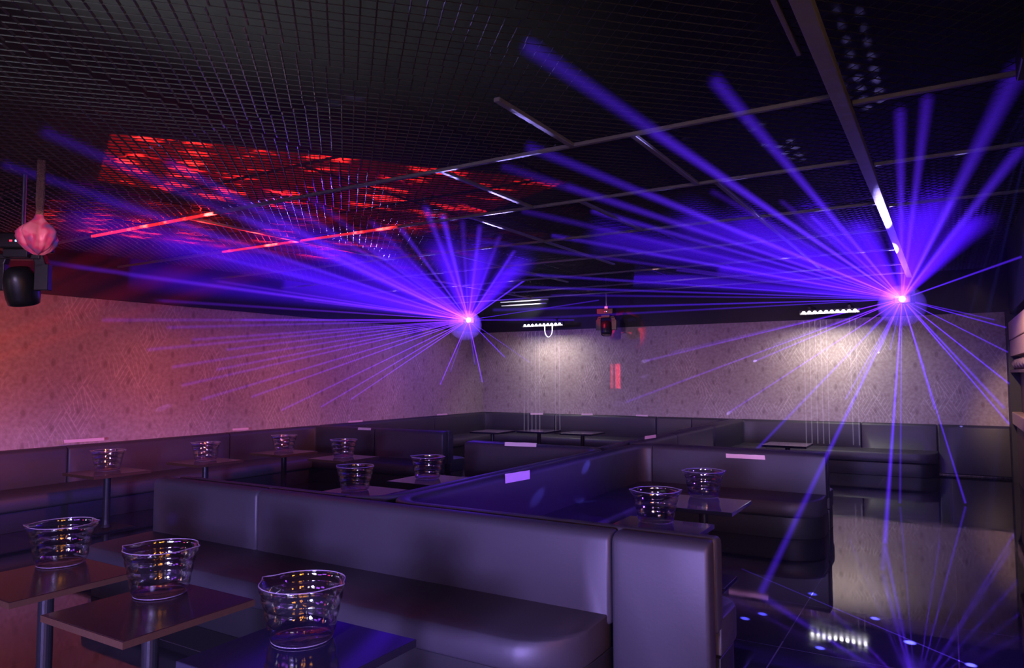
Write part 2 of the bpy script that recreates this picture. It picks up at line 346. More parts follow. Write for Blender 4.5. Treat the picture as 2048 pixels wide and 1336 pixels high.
# ------------------------------------------------------------------ benches: profiles swept along a plan path
def stations(path, rad, cuts=None, nseg=7):
    """Plan path -> list of (s, fn(d)) where fn gives the point at offset d on the sitting (left-hand) side."""
    P = [Vector((x, y)) for x, y in path]; n = len(P); D = [(P[i+1]-P[i]).normalized() for i in range(n-1)]
    Nn = [Vector((-d.y, d.x)) for d in D]; L = [(P[i+1]-P[i]).length for i in range(n-1)]
    st = []; s = 0
    for i in range(n-1):
        a = 0 if i == 0 else rad + .001; e = L[i] - (0 if i == n-2 else rad + .001)
        m = max(2, int((e - a) / .22) + 1)
        for k in range(m):
            t = a + (e-a) * k / (m-1)
            st.append((s + t, (lambda i, t: (lambda d: P[i] + D[i]*t + Nn[i]*d))(i, t)))
        if i < n-2:
            turn = 1 if D[i].cross(D[i+1]) > 0 else -1
            for k in range(1, nseg):
                ph = k / nseg * math.pi / 2
                def fn(d, i=i, ph=ph, turn=turn):
                    rr = max(.03 + .0, rad - d) if turn > 0 else rad + d
                    Pc = P[i+1] + Nn[i]*d + D[i]*(-turn*0) ; Pc = P[i+1] + (Nn[i] + Nn[i+1]) * d
                    C = Pc - D[i]*rr + (Nn[i] * rr * turn)
                    return C + D[i]*rr*math.sin(ph) - Nn[i]*turn*rr*math.cos(ph)
                st.append((s + L[i] - rad + rad*2*k/nseg, fn))
            # keep the parallel straight ends outside the offset corner
        s += L[i]
    return st, s
def fix(path, rad, D_): return path
def sweep(path, rad, prof, s0, s1, name, m, parent, round_start=0, round_end=0, bevel=.02, smooth=True):
    st, T = stations(path, rad)
    s1 = T if s1 is None else s1
    D_ = max(p[0] for p in prof)
    # stations inside [s0,s1]; straight interpolation for exact ends
    def at(s):
        for (sa, fa), (sb, fb) in zip(st, st[1:]):
            if sa <= s <= sb + 1e-9:
                t = (s-sa)/(sb-sa) if sb > sa else 0
                return lambda d: fa(d).lerp(fb(d), t)
        return st[-1][1]
    ss = [s0] + [a for a, _ in st if s0 + .01 < a < s1 - .01] + [s1]
    RR = .32
    if round_start: ss += [s0 + RR*(1-math.cos(R(x))) for x in (12, 26, 42, 60, 78, 90)]
    if round_end: ss += [s1 - RR*(1-math.cos(R(x))) for x in (12, 26, 42, 60, 78, 90)]
    ss = sorted(set(round(x, 5) for x in ss))
    V = []; n = len(prof)
    for s in ss:
        f = at(s); k = 1
        if round_start and s < s0 + RR: k = math.sqrt(max(0, 1 - ((RR-(s-s0))/RR)**2))
        if round_end and s > s1 - RR: k = min(k, math.sqrt(max(0, 1 - ((RR-(s1-s))/RR)**2)))
        for (d, z) in prof:
            dd = d if d <= D_-RR or k == 1 else (D_-RR) + (d-(D_-RR))*k
            # avoid the overlap zone next to inner corners: clamp is handled by the miter below
            p = f(dd); V.append((p.x, p.y, z))
    Fs = []
    for i in range(len(ss)-1):
        for j in range(n): Fs.append((i*n+j, i*n+(j+1)%n, (i+1)*n+(j+1)%n, (i+1)*n+j))
    Fs.append(tuple(range(n))); Fs.append(tuple((len(ss)-1)*n+j for j in range(n))[::-1])
    mb = MB(); c = Vector(V[0]); c.z = 0
    mb.add([Vector(v) - c for v in V], Fs)
    o = mb.build(name, m, parent, smooth=smooth)
    o.location = c - parent.location
    if bevel:
        bv = o.modifiers.new('bevel', 'BEVEL'); bv.width = bevel; bv.segments = 3; bv.limit_method = 'ANGLE'; bv.angle_limit = R(40); bv.harden_normals = False
    return o
def back_prof(t=.12, z0=.33, z1=ZT):
    return [(0, z0), (t*.95, z0), (t, z0+.02), (t, z1-.05), (t*.92, z1-.022), (t*.72, z1-.006), (t*.4, z1), (0, z1)]
SEAT = [(.07, .21), (.60, .21), (.635, .23), (.645, .27), (.64, .33), (.615, .365), (.56, .378), (.12, .385), (.07, .385)]
def offset_poly(path, d):
    return path
def bench(label, path, rad, seams=(), seat=(0, None), rs=0, re=0, group=None, m=leather, full_ends=()):
    """One fitted bench: backrest modules split at the seams, a seat cushion and a plinth."""
    T = sum((Vector(b)-Vector(a)).length for a, b in zip(path, path[1:]))
    t = thing('bench_seat', label, 'bench', (path[0][0], path[0][1], 0), 0, group)
    cuts = [0] + sorted(seams) + [T]
    for a, b in zip(cuts, cuts[1:]):
        low = any(abs(a - x) < .01 for x in full_ends)
        sweep(path, rad, back_prof(z0=.03 if low else .33), a + (.004 if a else 0), b - (.004 if b < T else 0), 'backrest_panel', m, t, bevel=.022)
    s0, s1 = seat; s1 = T if s1 is None else s1
    # seat and plinth straight pieces per leg so inner corners mitre cleanly
    acc = 0
    P = [Vector(p) for p in path]
    pieces = []
    for i in range(len(P)-1):
        L = (P[i+1]-P[i]).length; a = max(s0, acc) - acc; e = min(s1, acc + L) - acc
        if e > a + .05:
            D = (P[i+1]-P[i]).normalized()
            a2 = a + (.66 if i > 0 and a == 0 and (i % 2 == 1) else 0) ; e2 = e - (.66 if i < len(P)-2 and abs(e - L) < 1e-6 and (i % 2 == 1) else 0)
            if i > 0 and i % 2 == 0 and a == 0: a2 = 0.0
            pieces.append(((P[i] + D*a2), (P[i] + D*e2), i == 0 or a > 0, i == len(P)-2 or e < L))
        acc += L
    for k, (p, q, f0, f1) in enumerate(pieces):
        seg = [(p.x, p.y), (q.x, q.y)]
        sweep(seg, 0, SEAT, 0, None, 'seat_cushion', m, t, round_start=rs and k == 0, round_end=re and k == len(pieces)-1, bevel=.012)
        sweep(seg, 0, [(.05, 0), (.58, 0), (.58, .205), (.05, .205)], .0, None, 'plinth', plinth, t, round_start=rs and k == 0, round_end=re and k == len(pieces)-1, bevel=.004)
    return t
# left-hand side of the direction of travel is the sitting side
YA = 3.54
bench('long black leather bench in the foreground, its backrest facing the near tables', [(-1.0, YA), (-5.42, YA)], 0, seams=(.50, 3.19), seat=(.52, None), rs=1, full_ends=(0,))
YC = 8.02
bench('U-shaped booth bench around the two tables beside the open floor', [(-1.09, YC), (-3.18, YC), (-3.18, YA+.02), (-1.0, YA+.02)], .26, seams=(1.85, ), rs=1, re=1)
bench('U-shaped booth bench left of the central divider, pink tape on its far backrest', [(-5.3, YA+.02), (-3.2, YA+.02), (-3.2, 7.32), (-5.07, 7.32)], .26, seams=(1.8,), rs=1, re=1)
bench('back-to-back bench at the far right, seats facing the back wall, seamed divider beside it', [(-3.3, YB-.02), (-3.3, YC+.02), (-1.09, YC+.02)][::-1][::-1], .2, seams=(1.5, 3.1), rs=0, re=1) if False else None
bench('far right booth bench of divider and back wall, ending at the aisle', [(.78, YB-.02), (-3.3, YB-.02), (-3.3, YC+.02), (-1.09, YC+.02)], .12, seams=(.95, 2.05, 6.1, 7.9), seat=(.95, None), rs=1, re=1, full_ends=(0,))
bench('far left booth bench wrapping the room corner and the back wall', [(-5.07, 7.34), (-3.32, 7.34), (-3.32, YB-.02), (XL+.02, YB-.02), (XL+.02, 8.42), (-6.2, 8.42)], .12, seams=(3.5, 8.6, 9.3, 11.5, 15.3), rs=1, re=1)
bench('long bench along the left wall behind the row of small tables', [(-6.2, 8.40), (XL+.02, 8.40), (XL+.02, .6)], .12, seams=(1.3, 4.4, 6.6), rs=1, re=0)

# ------------------------------------------------------------------ tables and buckets
def make_table(topm, label, cat='table', h=.60, s=.6, ts=.03):
    t = thing('low_table', label, cat)
    mb = MB(); mb.box(-s/2, -s/2, h-ts, s/2, s/2, h); mb.build('table_top', topm, t, bevel=.004)
    if topm is woodt:
        mb = MB()
        for a, b, c, d in ((-s/2-.003, -s/2-.003, s/2+.003, -s/2), (-s/2-.003, s/2, s/2+.003, s/2+.003), (-s/2-.003, -s/2, -s/2, s/2), (s/2, -s/2, s/2+.003, s/2)):
            mb.box(a, b, h-ts+.001, c, d, h-.002)
        mb.build('edge_band', edgew, t)
    mb = MB(); mb.lathe([(.0, .02), (.05, .02), (.04, .05), (.035, .1), (.035, h-ts-.02), (.09, h-ts), (0, h-ts)], n=20); mb.build('pedestal', blackm, t, smooth=False)
    mb = MB(); mb.box(-.2, -.2, 0, .2, .2, .018); mb.build('foot_plate', blackm, t, bevel=.003)
    return t
tw = make_table(woodt, 'x'); tg = make_table(gloss, 'x')
used = {'w': False, 'g': False}
def table(x, y, kind, label, rz=0, z=None):
    src = tw if kind == 'w' else tg
    o = src if not used[kind] else copy_tree(src); used[kind] = True
    o.location = (x, y, 0); o.rotation_euler = (0, 0, rz); o['label'] = label; o['group'] = 'low square club tables'; return o
table(-3.90, 1.91, 'w', 'brown wooden table at the lower left, partly behind the next table')
table(-3.00, 1.90, 'w', 'brown wooden table in the foreground, middle of the near row')
table(-2.06, 1.89, 'g', 'glossy black table at the bottom edge, rightmost of the near row')
table(-1.67, 4.56, 'g', 'glossy table just behind the end of the foreground bench')
table(-1.67, 5.62, 'g', 'glossy table further back in the booth beside the open floor')
T10 = at_z(710, 985, .6); T11 = at_z(855, 960, .6); T6 = at_z(215, 943, .6); T7 = at_z(411, 922, .6); T8 = at_z(568, 904, .6); T9 = at_z(687, 915, .6)
table(T10.x, T10.y + .05, 'w', 'dim table in the middle booth, nearer the foreground bench')
table(T11.x, T11.y + .05, 'g', 'table with violet sheen beside the curved divider of the middle booth')
table(T6.x, T6.y, 'w', 'dark table nearest the camera in the row along the left wall')
table(T7.x, T7.y, 'w', 'dark table second in the row along the left wall')
table(T8.x, T8.y, 'w', 'dark table third in the row along the left wall')
table(T9.x, T9.y, 'w', 'dark table right of the left wall row, before the inner bench')
for (u, v, l, k) in ((985, 862, 'far dark table in the back booth, leftmost of three', 'g'), (1078, 861, 'far dark table in the back booth, middle of three', 'g'), (1165, 865, 'far dark table in the back booth, rightmost of three', 'g'),
                  (1575, 888, 'table with a bright glossy top before the right part of the back bench', 'g')):
    p = at_z(u, v, .6); table(p.x, p.y, k, l)
# low ottoman at the lower left
ot = thing('ottoman', 'low brown padded ottoman at the lower left corner, before the tables', 'ottoman', (-4.05, 1.45-.55, 0))
mb = MB(); mb.box(-.45, -.75, .14, .45, .42, .44); mb.build('cushion', leather2, ot, bevel=.03, seg=3)
mb = MB(); mb.box(-.41, -.7, 0, .41, .38, .14); mb.build('plinth', plinth, ot)

def make_bucket():
    t = thing('ice_bucket', 'x', 'ice bucket')
    outer = [(0, 0), (.095, 0), (.113, .004), (.118, .012)]
    tiers = [(.118, .012, .1295, .072), (.1295, .072, .1405, .126), (.1405, .126, .1515, .176), (.1515, .176, .163, .212)]
    for r0, z0, r1, z1 in tiers:          # each tier bellies out a little, with a crease between tiers
        for q in (.06, .25, .5, .75, .94): outer.append((r0 + (r1-r0)*q + .0042*math.sin(math.pi*q), z0 + (z1-z0)*q))
        outer.append((r1, z1))
    th = .0028
    inner = [(r - th, z) for r, z in outer[4:]][::-1] + [(.110, .012), (0, .010)]
    prof = outer + inner
    def fn(a, r, z):
        if z > .15:
            for c0 in (0, math.pi):
                d = math.atan2(math.sin(a-c0), math.cos(a-c0)); g = math.exp(-(d/.13)**2) * ((z-.15)/.067)**1.5
                r += .020*g; z += .002*g
                g2 = math.exp(-((abs(d)-.42)/.16)**2) * ((z-.15)/.067)**1.5; r -= .003*g2
            z += .0012*math.sin(2*a+.6) * (z-.15)/.067
        return r, z
    mb = MB(); mb.lathe(prof, n=72, fn=fn); mb.build('bucket_wall', glassm, t, smooth=True)
    mb = MB(); mb.lathe([(.1603 + .0022*math.cos(a), .2145 + .0020*math.sin(a)) for a in [2*math.pi*k/8 for k in range(8)]], n=72, fn=fn, closed=True); mb.build('rim', rimm, t, smooth=True)
    mb = MB(); mb.lathe([(.1135 + .0014*math.cos(a), .0046 + .0014*math.sin(a)) for a in [2*math.pi*k/8 for k in range(8)]], n=72, closed=True); mb.build('foot_ring', rimm, t, smooth=True)
    return t
bk = make_bucket(); bfirst = True
for (u, v, r, sc, l) in ((122, 1127, .9, 1, 'clear plastic ice bucket on the leftmost near table'), (320, 1187, .55, 1, 'clear plastic ice bucket on the middle near table'),
                     (604, 1277, .25, 1, 'largest clear plastic ice bucket, front on the glossy black table'), (1312, 1043, .45, 1, 'clear ice bucket on the table behind the end of the foreground bench'),
                     (1408, 994, .5, 1, 'clear ice bucket on the farther table beside the open floor'), (710, 981, .3, 1, 'ice bucket on the dim table of the middle booth'),
                     (855, 957, .35, 1, 'ice bucket beside the curved divider of the middle booth'), (215, 941, .8, 1, 'ice bucket nearest on the left wall row of tables'),
                     (411, 921, .6, 1, 'ice bucket second on the left wall row of tables'), (568, 903, .5, 1, 'ice bucket farthest on the left wall row of tables'),
                     (687, 914, .4, 1, 'ice bucket right of the left wall row, near the inner bench')):
    o = bk if bfirst else copy_tree(bk); bfirst = False
    p = at_z(u, v, .6); o.location = (p.x, p.y, .6005); o.rotation_euler = (0, 0, r); o['label'] = l; o['group'] = 'clear ice buckets on the tables'

# ------------------------------------------------------------------ masking tape on the backrests
def tape(p, q, hgt, label, nrm):
    """strip from p to q (points on the backrest face), hanging down over the edge"""
    p, q = Vector(p), Vector(q); mb = MB(); n = 8; vs = []; nn = Vector(nrm).normalized() * .0012
    d = (q - p)
    for k in range(n+1):
        e = p + d * (k/n); j = random.uniform(-.004, .004)
        if k in (0, n): e = e + d.normalized() * random.uniform(-.01, .01)
        vs += [e + Vector((0, 0, j*.4)), e + Vector((0, 0, -hgt)) + d.normalized() * (j*2)]
    m_ = len(vs); fs = [(2*k, 2*k+1, 2*k+3, 2*k+2) for k in range(n)]
    vs2 = [v + nn for v in vs]; fs2 = [tuple(i+m_ for i in f[::-1]) for f in fs]
    rimf = [(2*k, 2*k+2, 2*k+2+m_, 2*k+m_) for k in range(n)] + [(2*k+1, 2*k+1+m_, 2*k+3+m_, 2*k+3) for k in range(n)] + [(0, m_, m_+1, 1), (2*n, 2*n+1, 2*n+1+m_, 2*n+m_)]
    c = vs[0].copy(); mb.add([v - c for v in vs + vs2], fs + fs2 + rimf)
    o = mb.build('tape_strip', tapem, loc=c); tag(o, label, 'tape', 'strips of pale tape on the bench backs'); return o
def tape_y(u0, v0, u1, v1, y, hgt, label):
    p = at_y(u0, v0, y); q = at_y(u1, v1, y); tape(p, q, hgt, label, (0, -1, 0))
def tape_x(u0, v0, u1, v1, x, hgt, label, s=1):
    p = at_x(u0, v0, x); q = at_x(u1, v1, x); tape(p, q, hgt, label, (s, 0, 0))
XLF = XL + .02 + .1215
tape_x(128, 880, 210, 875, XLF, .035, 'tape strip nearest the camera on the left wall bench')
tape_x(466, 857, 497, 855, XLF, .03, 'tape strip on the left wall bench above the second ice bucket')
tape_x(697, 842, 725, 840, XLF, .03, 'short tape strip on the far end of the left wall bench')
tape_x(874, 828, 894, 827, XLF, .03, 'white tape strip left of the room corner')
tape_y(716, 855, 742, 856, 8.40-.1215, .035, 'tape strip on the inner bench facing the left tables')
tape_y(1060, 826, 1086, 826, YB-.02-.1215, .035, 'white tape strip under the left light bar')
tape_y(1162, 827, 1186, 827, YB-.02-.1215, .035, 'white tape strip between the seams of the back bench')
tape_y(1272, 829, 1296, 830, YB-.02-.1215, .03, 'white tape strip on the back bench near the divider')
tape_y(1011, 884, 1072, 886, 7.32-.1215, .045, 'pink tape strip on the far backrest of the middle booth')
tape_y(1451, 907, 1531, 911, YC-.1215, .045, 'long pink tape strip on the backrest beside the open floor')
tape_x(1011, 948, 1060, 940, -3.18+.1215, .075, 'bright pink tape on the inner face of the central divider')
tape_x(1290, 872, 1312, 869, -3.3+.1215, .04, 'small pink tape on the far seamed divider')

# ------------------------------------------------------------------ laser projectors; glowing cones imitate their beams in the haze
def beam_mat(name, col, s, r0, k, near=.5, p=1.2, fade=None):
    m = bpy.data.materials.new(name); m.use_nodes = True; t = m.node_tree; t.nodes.clear(); nt, lk = t.nodes, t.links
    o = nt.new('ShaderNodeOutputMaterial'); e = nt.new('ShaderNodeEmission'); e.inputs[0].default_value = (*col, 1)
    tc = nt.new('ShaderNodeTexCoord'); sp = nt.new('ShaderNodeSeparateXYZ'); lk.new(tc.outputs['Object'], sp.inputs[0]); z = sp.outputs[2]
    M = lambda *a: math_(nt, lk, *a)
    wd = M('ADD', M('MULTIPLY', z, k), r0)
    rad = M('SQRT', M('ADD', M('MULTIPLY', sp.outputs[0], sp.outputs[0]), M('MULTIPLY', sp.outputs[1], sp.outputs[1])))
    soft = M('POWER', M('MAXIMUM', M('SUBTRACT', 1.0, M('DIVIDE', rad, wd)), .0), 1.3)
    st = M('MULTIPLY', soft, M('DIVIDE', s, M('MULTIPLY', M('POWER', M('ADD', z, near), p), wd)))
    lk.new(st, e.inputs[1]); lk.new(e.outputs[0], o.inputs['Volume'])
    return m
R0, RK = .006, .0058
BM = {'h': beam_mat('laser_haze_cone', (.07, .005, 1), 1.9, .02, .045, .6, 1.1), 's': beam_mat('laser_beam_strong', (.10, .02, 1), 1.9, R0, RK), 'm': beam_mat('laser_beam_medium', (.11, .02, 1), 1.1, R0, RK),
      'f': beam_mat('laser_beam_faint', (.12, .02, 1), .55, R0, RK), 'v': beam_mat('laser_beam_violet', (.18, .022, 1), 3.0, R0, RK, .7, 1.75),
      'w': beam_mat('laser_beam_wide', (.10, .02, 1), 1.3, .01, .0085, .5, 1.25)}
def beam(parent, src, dst, kind='m', wide=False):
    src, dst = Vector(src), Vector(dst); d = dst - src; L = d.length - .02
    r0, k = (.02, .045) if kind == 'h' else (.01, .0085) if kind == 'w' else (.007, .003) if kind == 'd' else (R0, RK); z0 = .12
    mb = MB(); n = 10
    vs = [((r0 + k*z)*math.cos(2*math.pi*i/n), (r0 + k*z)*math.sin(2*math.pi*i/n), z) for z in (z0, L) for i in range(n)]
    mb.add(vs, [(i, (i+1)%n, n+(i+1)%n, n+i) for i in range(n)] + [tuple(range(n))[::-1], tuple(range(n, 2*n))])
    me = bpy.data.meshes.new('laser_beam'); me.from_pydata(mb.v, [], mb.f); me.materials.append(BM[kind])
    o = bpy.data.objects.new('laser_beam', me); COL.objects.link(o); o.parent = parent; o.location = src - parent.location
    o.rotation_mode = 'QUATERNION'; o.rotation_quaternion = d.to_track_quat('Z', 'Y')
    return o
def hit(u, v):
    """first room surface the pixel's ray meets"""
    d = ray(u, v); best = 99; 
    for t in ((XL - 0)/d.x if d.x < 0 else 99, (YB)/d.y if d.y > 0 else 99, (ZM - HC)/d.z if d.z > 0 else 99, (-HC)/d.z if d.z < 0 else 99, (2.0)/d.x if d.x > 0 else 99):
        if 0 < t < best: best = t
    return CO + d*best
def laser(src, face, label, group):
    t = thing('laser_projector', label, 'laser projector', src, 0, group)
    ang = math.atan2(face[1], face[0])
    rot = Matrix.Rotation(ang, 3, 'Z')
    def put(mb, name, m, **k):
        mb.v = [tuple(rot @ Vector(v)) for v in mb.v]; return mb.build(name, m, t, **k)
    mb = MB(); mb.box(-.26, -.10, -.055, -.02, .10, .055); put(mb, 'housing', blackm, bevel=.008)
    mb = MB(); mb.tube([(-.022, 0, 0), (-.006, 0, 0)], .03, 16); put(mb, 'aperture_ring', blackm)
    me = MB(); me.lathe([(0, .034), (.018, .030), (.034, .016), (.038, 0), (0, 0)], n=16)
    me.v = [(z - .006, y, x) for x, y, z in me.v]; put(me, 'aperture', las_e, smooth=True)
    mb = MB(); mb.obox((-.14, -.115, -.02), (-.14, -.115, .12), .03, .008); mb.obox((-.14, .115, -.02), (-.14, .115, .12), .03, .008); mb.obox((-.14, -.12, .12), (-.14, .12, .12), .03, .008)
    mb.tube([(-.14, 0, .12), (-.14, 0, (ZS if src.y > 11 else ZM) - src.z)], .015, 8); put(mb, 'yoke_bracket', blackm)
    return t
l1 = laser(L1, (.5, -1), 'left laser projector in the far corner, throwing a dense violet fan', 'laser projectors under the ceiling')
l2 = laser(L2, (-.2, -1), 'right laser projector below the end of the wide ceiling beam', 'laser projectors under the ceiling')
for (u, v, k) in ((80, 258, 'm'), (0, 325, 'm'), (190, 395, 'm'), (330, 350, 'f'), (430, 380, 'm'), (560, 400, 'm'), (480, 430, 's'), (620, 395, 'f'), (380, 500, 'm'), (300, 478, 'f'),
                  (640, 500, 's'), (700, 470, 'm'), (740, 440, 'f'), (800, 455, 'm'), (850, 410, 'm'), (885, 430, 's'), (925, 440, 'f'), (960, 450, 'm'), (1000, 470, 'f'), (1030, 500, 'm'), (1050, 560, 's'),
                  (120, 530, 'm'), (230, 548, 'v'), (60, 520, 'v'), (420, 560, 'v'), (300, 600, 'v'), (200, 640, 'v'), (330, 655, 'v'), (380, 680, 'v'), (290, 700, 'v'), (340, 735, 'v'), (430, 740, 'v'), (360, 772, 'v'),
                  (400, 800, 'v'), (500, 795, 'v'), (560, 822, 'v'), (640, 815, 'v'), (700, 800, 'v'), (480, 640, 'v'), (450, 700, 'v'), (600, 600, 'v'), (560, 540, 'm'), (330, 320, 'm'),
                  (880, 770, 'v'), (900, 745, 'f'), (965, 765, 'v'), (950, 730, 'f'), (1010, 715, 'm'), (1060, 725, 'f'), (1150, 640, 'm'), (1200, 600, 'm')):
    beam(l1, L1, hit(u, v), k)
for (u, v, k) in ((2040, 130, 'w'), (2046, 290, 'w'), (2047, 512, 'w'), (1800, 215, 'm'), (1855, 190, 'm'), (1905, 400, 'f'), (1045, 85, 's'), (1425, 155, 's'), (1300, 260, 'm'), (1050, 290, 's'), (1130, 370, 'm'),
                  (1000, 330, 'm'), (1180, 420, 's'), (1040, 420, 'm'), (1280, 380, 'm'), (1420, 380, 'f'), (1100, 470, 's'), (950, 480, 'm'), (1250, 500, 'm'), (1000, 545, 's'), (980, 572, 's'), (1100, 590, 'm'),
                  (985, 620, 's'), (1010, 640, 'm'), (1350, 540, 'm'), (1500, 470, 'm'), (1560, 400, 'f'), (1620, 430, 'm'),
                  (1290, 722, 'v'), (1250, 805, 'v'), (1340, 705, 'f'), (1458, 825, 'v'), (1510, 722, 'v'), (1757, 705, 'm'), (1545, 690, 'f'),
                  (1430, 985, 'w'), (1520, 1190, 's'), (1770, 1090, 's'), (1800, 1010, 'm'), (1765, 1145, 'm'), (1932, 1010, 's'), (1690, 800, 'm'), (1720, 760, 'f'), (1850, 740, 'f'), (1870, 820, 'm'),
                  (2020, 850, 's'), (2010, 818, 'w'), (2047, 790, 's'), (2047, 720, 'm'), (2030, 660, 'm'), (1990, 640, 'f'), (1780, 700, 'f'), (1740, 660, 'f'), (1890, 700, 'f')):
    beam(l2, L2, hit(u, v), k)

rng = random.Random(3)  # wide glowing cones added to imitate violet haze between the beams
for (u, v) in ((150, 420), (330, 470), (520, 440), (650, 480), (760, 490), (860, 480), (950, 490), (1040, 520), (560, 560), (250, 540)):
    beam(l1, L1, hit(u + rng.uniform(-20, 20), v + rng.uniform(-10, 10)), 'h')
for (u, v) in ((1180, 470), (1350, 430), (1480, 440), (1600, 420), (1700, 430), (1800, 400), (1880, 380), (1960, 420), (1250, 560), (1450, 540)):
    beam(l2, L2, hit(u + rng.uniform(-20, 20), v + rng.uniform(-10, 10)), 'h')
# fog balls added round each projector to give it a halo
fogm = {}
for nm, den in (('halo_fog', .45),):
    m = bpy.data.materials.new(nm); m.use_nodes = True; t = m.node_tree; t.nodes.clear(); o = t.nodes.new('ShaderNodeOutputMaterial'); v = t.nodes.new('ShaderNodeVolumeScatter')
    v.inputs['Density'].default_value = den; t.links.new(v.outputs[0], o.inputs['Volume']); fogm[nm] = m
for src, side in ((L1, 'left'), (L2, 'right')):
    for nm, rx, rz in (('halo_fog', .30, .28),):
        mb = MB(); mb.lathe([(rx*math.sin(math.pi*k/14), -rz*math.cos(math.pi*k/14)) for k in range(15)], n=28)
        o = mb.build('fog', fogm[nm], loc=src + Vector((0, -.1, -.1))); tag(o, ('thin violet haze around the %s laser projector' if nm == 'thin_fog' else 'added fog ball giving the %s laser projector its halo') % side, 'fog'); o['kind'] = 'stuff'

# small bright dots where single beams land (the projector's own light on wall, bench and floor)
def dot(src, u, v, power, size=.5, col=(.32, .25, 1), face=None):
    p = hit(u, v) if face is None else face
    light('laser_dot', 'SPOT', src, power * 26, col, p, spot_size=R(size), spot_blend=.9, shadow_soft_size=.004)
s2 = L2 + Vector((-.12, .36, 0)); s1 = L1 + Vector((.06, -.1, 0))
for (u, v, pw, sz) in ((1290, 722, 60, .9), (1288, 753, 30, .9), (1510, 722, 80, .9), (1757, 705, 90, .9), (1458, 826, 80, .9), (1930, 866, 90, 1.1), (1765, 1147, 40, .9), (1236, 808, 30, .9), (1936, 1020, 60, .9)):
    dot(s2, u, v, pw, sz)
for (u, v, pw, sz) in ((600, 445, 500, 2.0), (570, 420, 300, 2.0), (495, 428, 300, 1.5), (700, 470, 250, 2.5), (735, 492, 200, 2.5), (820, 468, 200, 3), (870, 540, 90, 4), (910, 570, 60, 4), (1030, 332, 900, 2.2), (885, 275, 400, 1.2), (440, 512, 160, 1.6), (1000, 420, 300, 2)):
    light('laser_dot', 'SPOT', L1 + Vector((.1, -.25, -.02)), pw * 11, (.35, .28, 1), at_z(u, v, ZM), spot_size=R(sz), spot_blend=.7, shadow_soft_size=.006)
for (u, v, pw, sz) in ((1640, 493, 90, 3), (1720, 500, 80, 4), (1780, 478, 60, 4), (1610, 385, 300, 2), (1760, 372, 200, 2), (1555, 438, 200, 2), (1480, 520, 120, 3), (1200, 325, 500, 1.5), (1230, 215, 600, 2.2), (1925, 292, 300, .8), (1640, 535, 40, 5)):
    light('laser_dot', 'SPOT', L2 + Vector((-.04, -.25, -.02)), pw * 11, (.35, .28, 1), at_z(u, v, ZM), spot_size=R(sz), spot_blend=.7, shadow_soft_size=.006)
light('laser_dot', 'SPOT', L1 + Vector((.1, -.3, -.05)), 900, (.42, .14, 1), at_x(328, 815, XL), spot_size=R(.55), spot_blend=.8, shadow_soft_size=.004)
for (u, v, pw) in ((1075, 995, 500), (1172, 935, 350), (1160, 1010, 250)):
    light('laser_dot', 'SPOT', L2 + Vector((-.04, -.25, -.05)), pw*6, (.12, .10, 1), at_x(u, v, -3.06), spot_size=R(1.3), spot_blend=.9, shadow_soft_size=.004)
# unseen projector added over the aisle to throw dots on the glossy floor
FP = Vector((.35, 3.3, 2.8))
fp = thing('added_effect_projector', 'unseen laser effect projector added above the aisle to throw the floor dots', 'laser projector', FP)
mb = MB(); mb.box(-.08, -.12, -.04, .08, .12, .06); mb.build('housing', blackm, fp, bevel=.006)
mb = MB(); mb.tube([(0, 0, .06), (0, 0, ZM - FP.z)], .012, 8); mb.build('hanger', blackm, fp)
for (u, v, pw, sz) in ((1820, 1285, 60, 1.0), (1750, 1237, 40, .8), (1625, 1188, 25, .8), (1942, 1330, 50, .9), (1640, 1296, 25, .8), (1490, 1237, 22, .8), (1525, 1228, 22, .8)):
    light('laser_dot', 'SPOT', FP + Vector((0, 0, -.06)), pw * 2600, (.09, .09, 1), at_z(u, v, 0), spot_size=R(sz*1.3), spot_blend=.9, shadow_soft_size=.004)

for (u, v, pw) in ((345, 1038, 60), (312, 957, 50), (535, 1030, 20)):
    light('laser_dot', 'SPOT', (-.6, -2.0, 2.6), pw * 25, (.13, .04, 1), at_y(u, v, YA - .12), spot_size=R(.8), spot_blend=.9, shadow_soft_size=.004)
a_, b2_ = at_z(1548, 1165, 0), at_z(1990, 1352, 0); mid = (a_ + b2_)/2; src = FP + Vector((0, 0, -.06))
ln_ = light('laser_line', 'SPOT', src, 9000, (.13, .05, 1), mid, spot_size=R(60), spot_blend=.3, shadow_soft_size=.003)
zax = (src - mid).normalized(); xax = (b2_ - a_).normalized(); xax = (xax - zax*xax.dot(zax)).normalized(); yax = zax.cross(xax)
ln_.rotation_euler = Matrix((xax, yax, zax)).transposed().to_euler()
d = ln_.data; d.use_nodes = True; t = d.node_tree; nt, lk = t.nodes, t.links; em = nt['Emission']; M = lambda *a: math_(nt, lk, *a)
tc = nt.new('ShaderNodeTexCoord'); sp = nt.new('ShaderNodeSeparateXYZ'); lk.new(tc.outputs['Normal'], sp.inputs[0]); zz = M('ABSOLUTE', sp.outputs[2])
gy = M('DIVIDE', sp.outputs[1], zz); gx = M('DIVIDE', sp.outputs[0], zz)
lk.new(M('MULTIPLY', M('LESS_THAN', M('ABSOLUTE', gy), .0022), M('LESS_THAN', M('ABSOLUTE', gx), (b2_-a_).length/2/(src-mid).length)), em.inputs['Strength'])

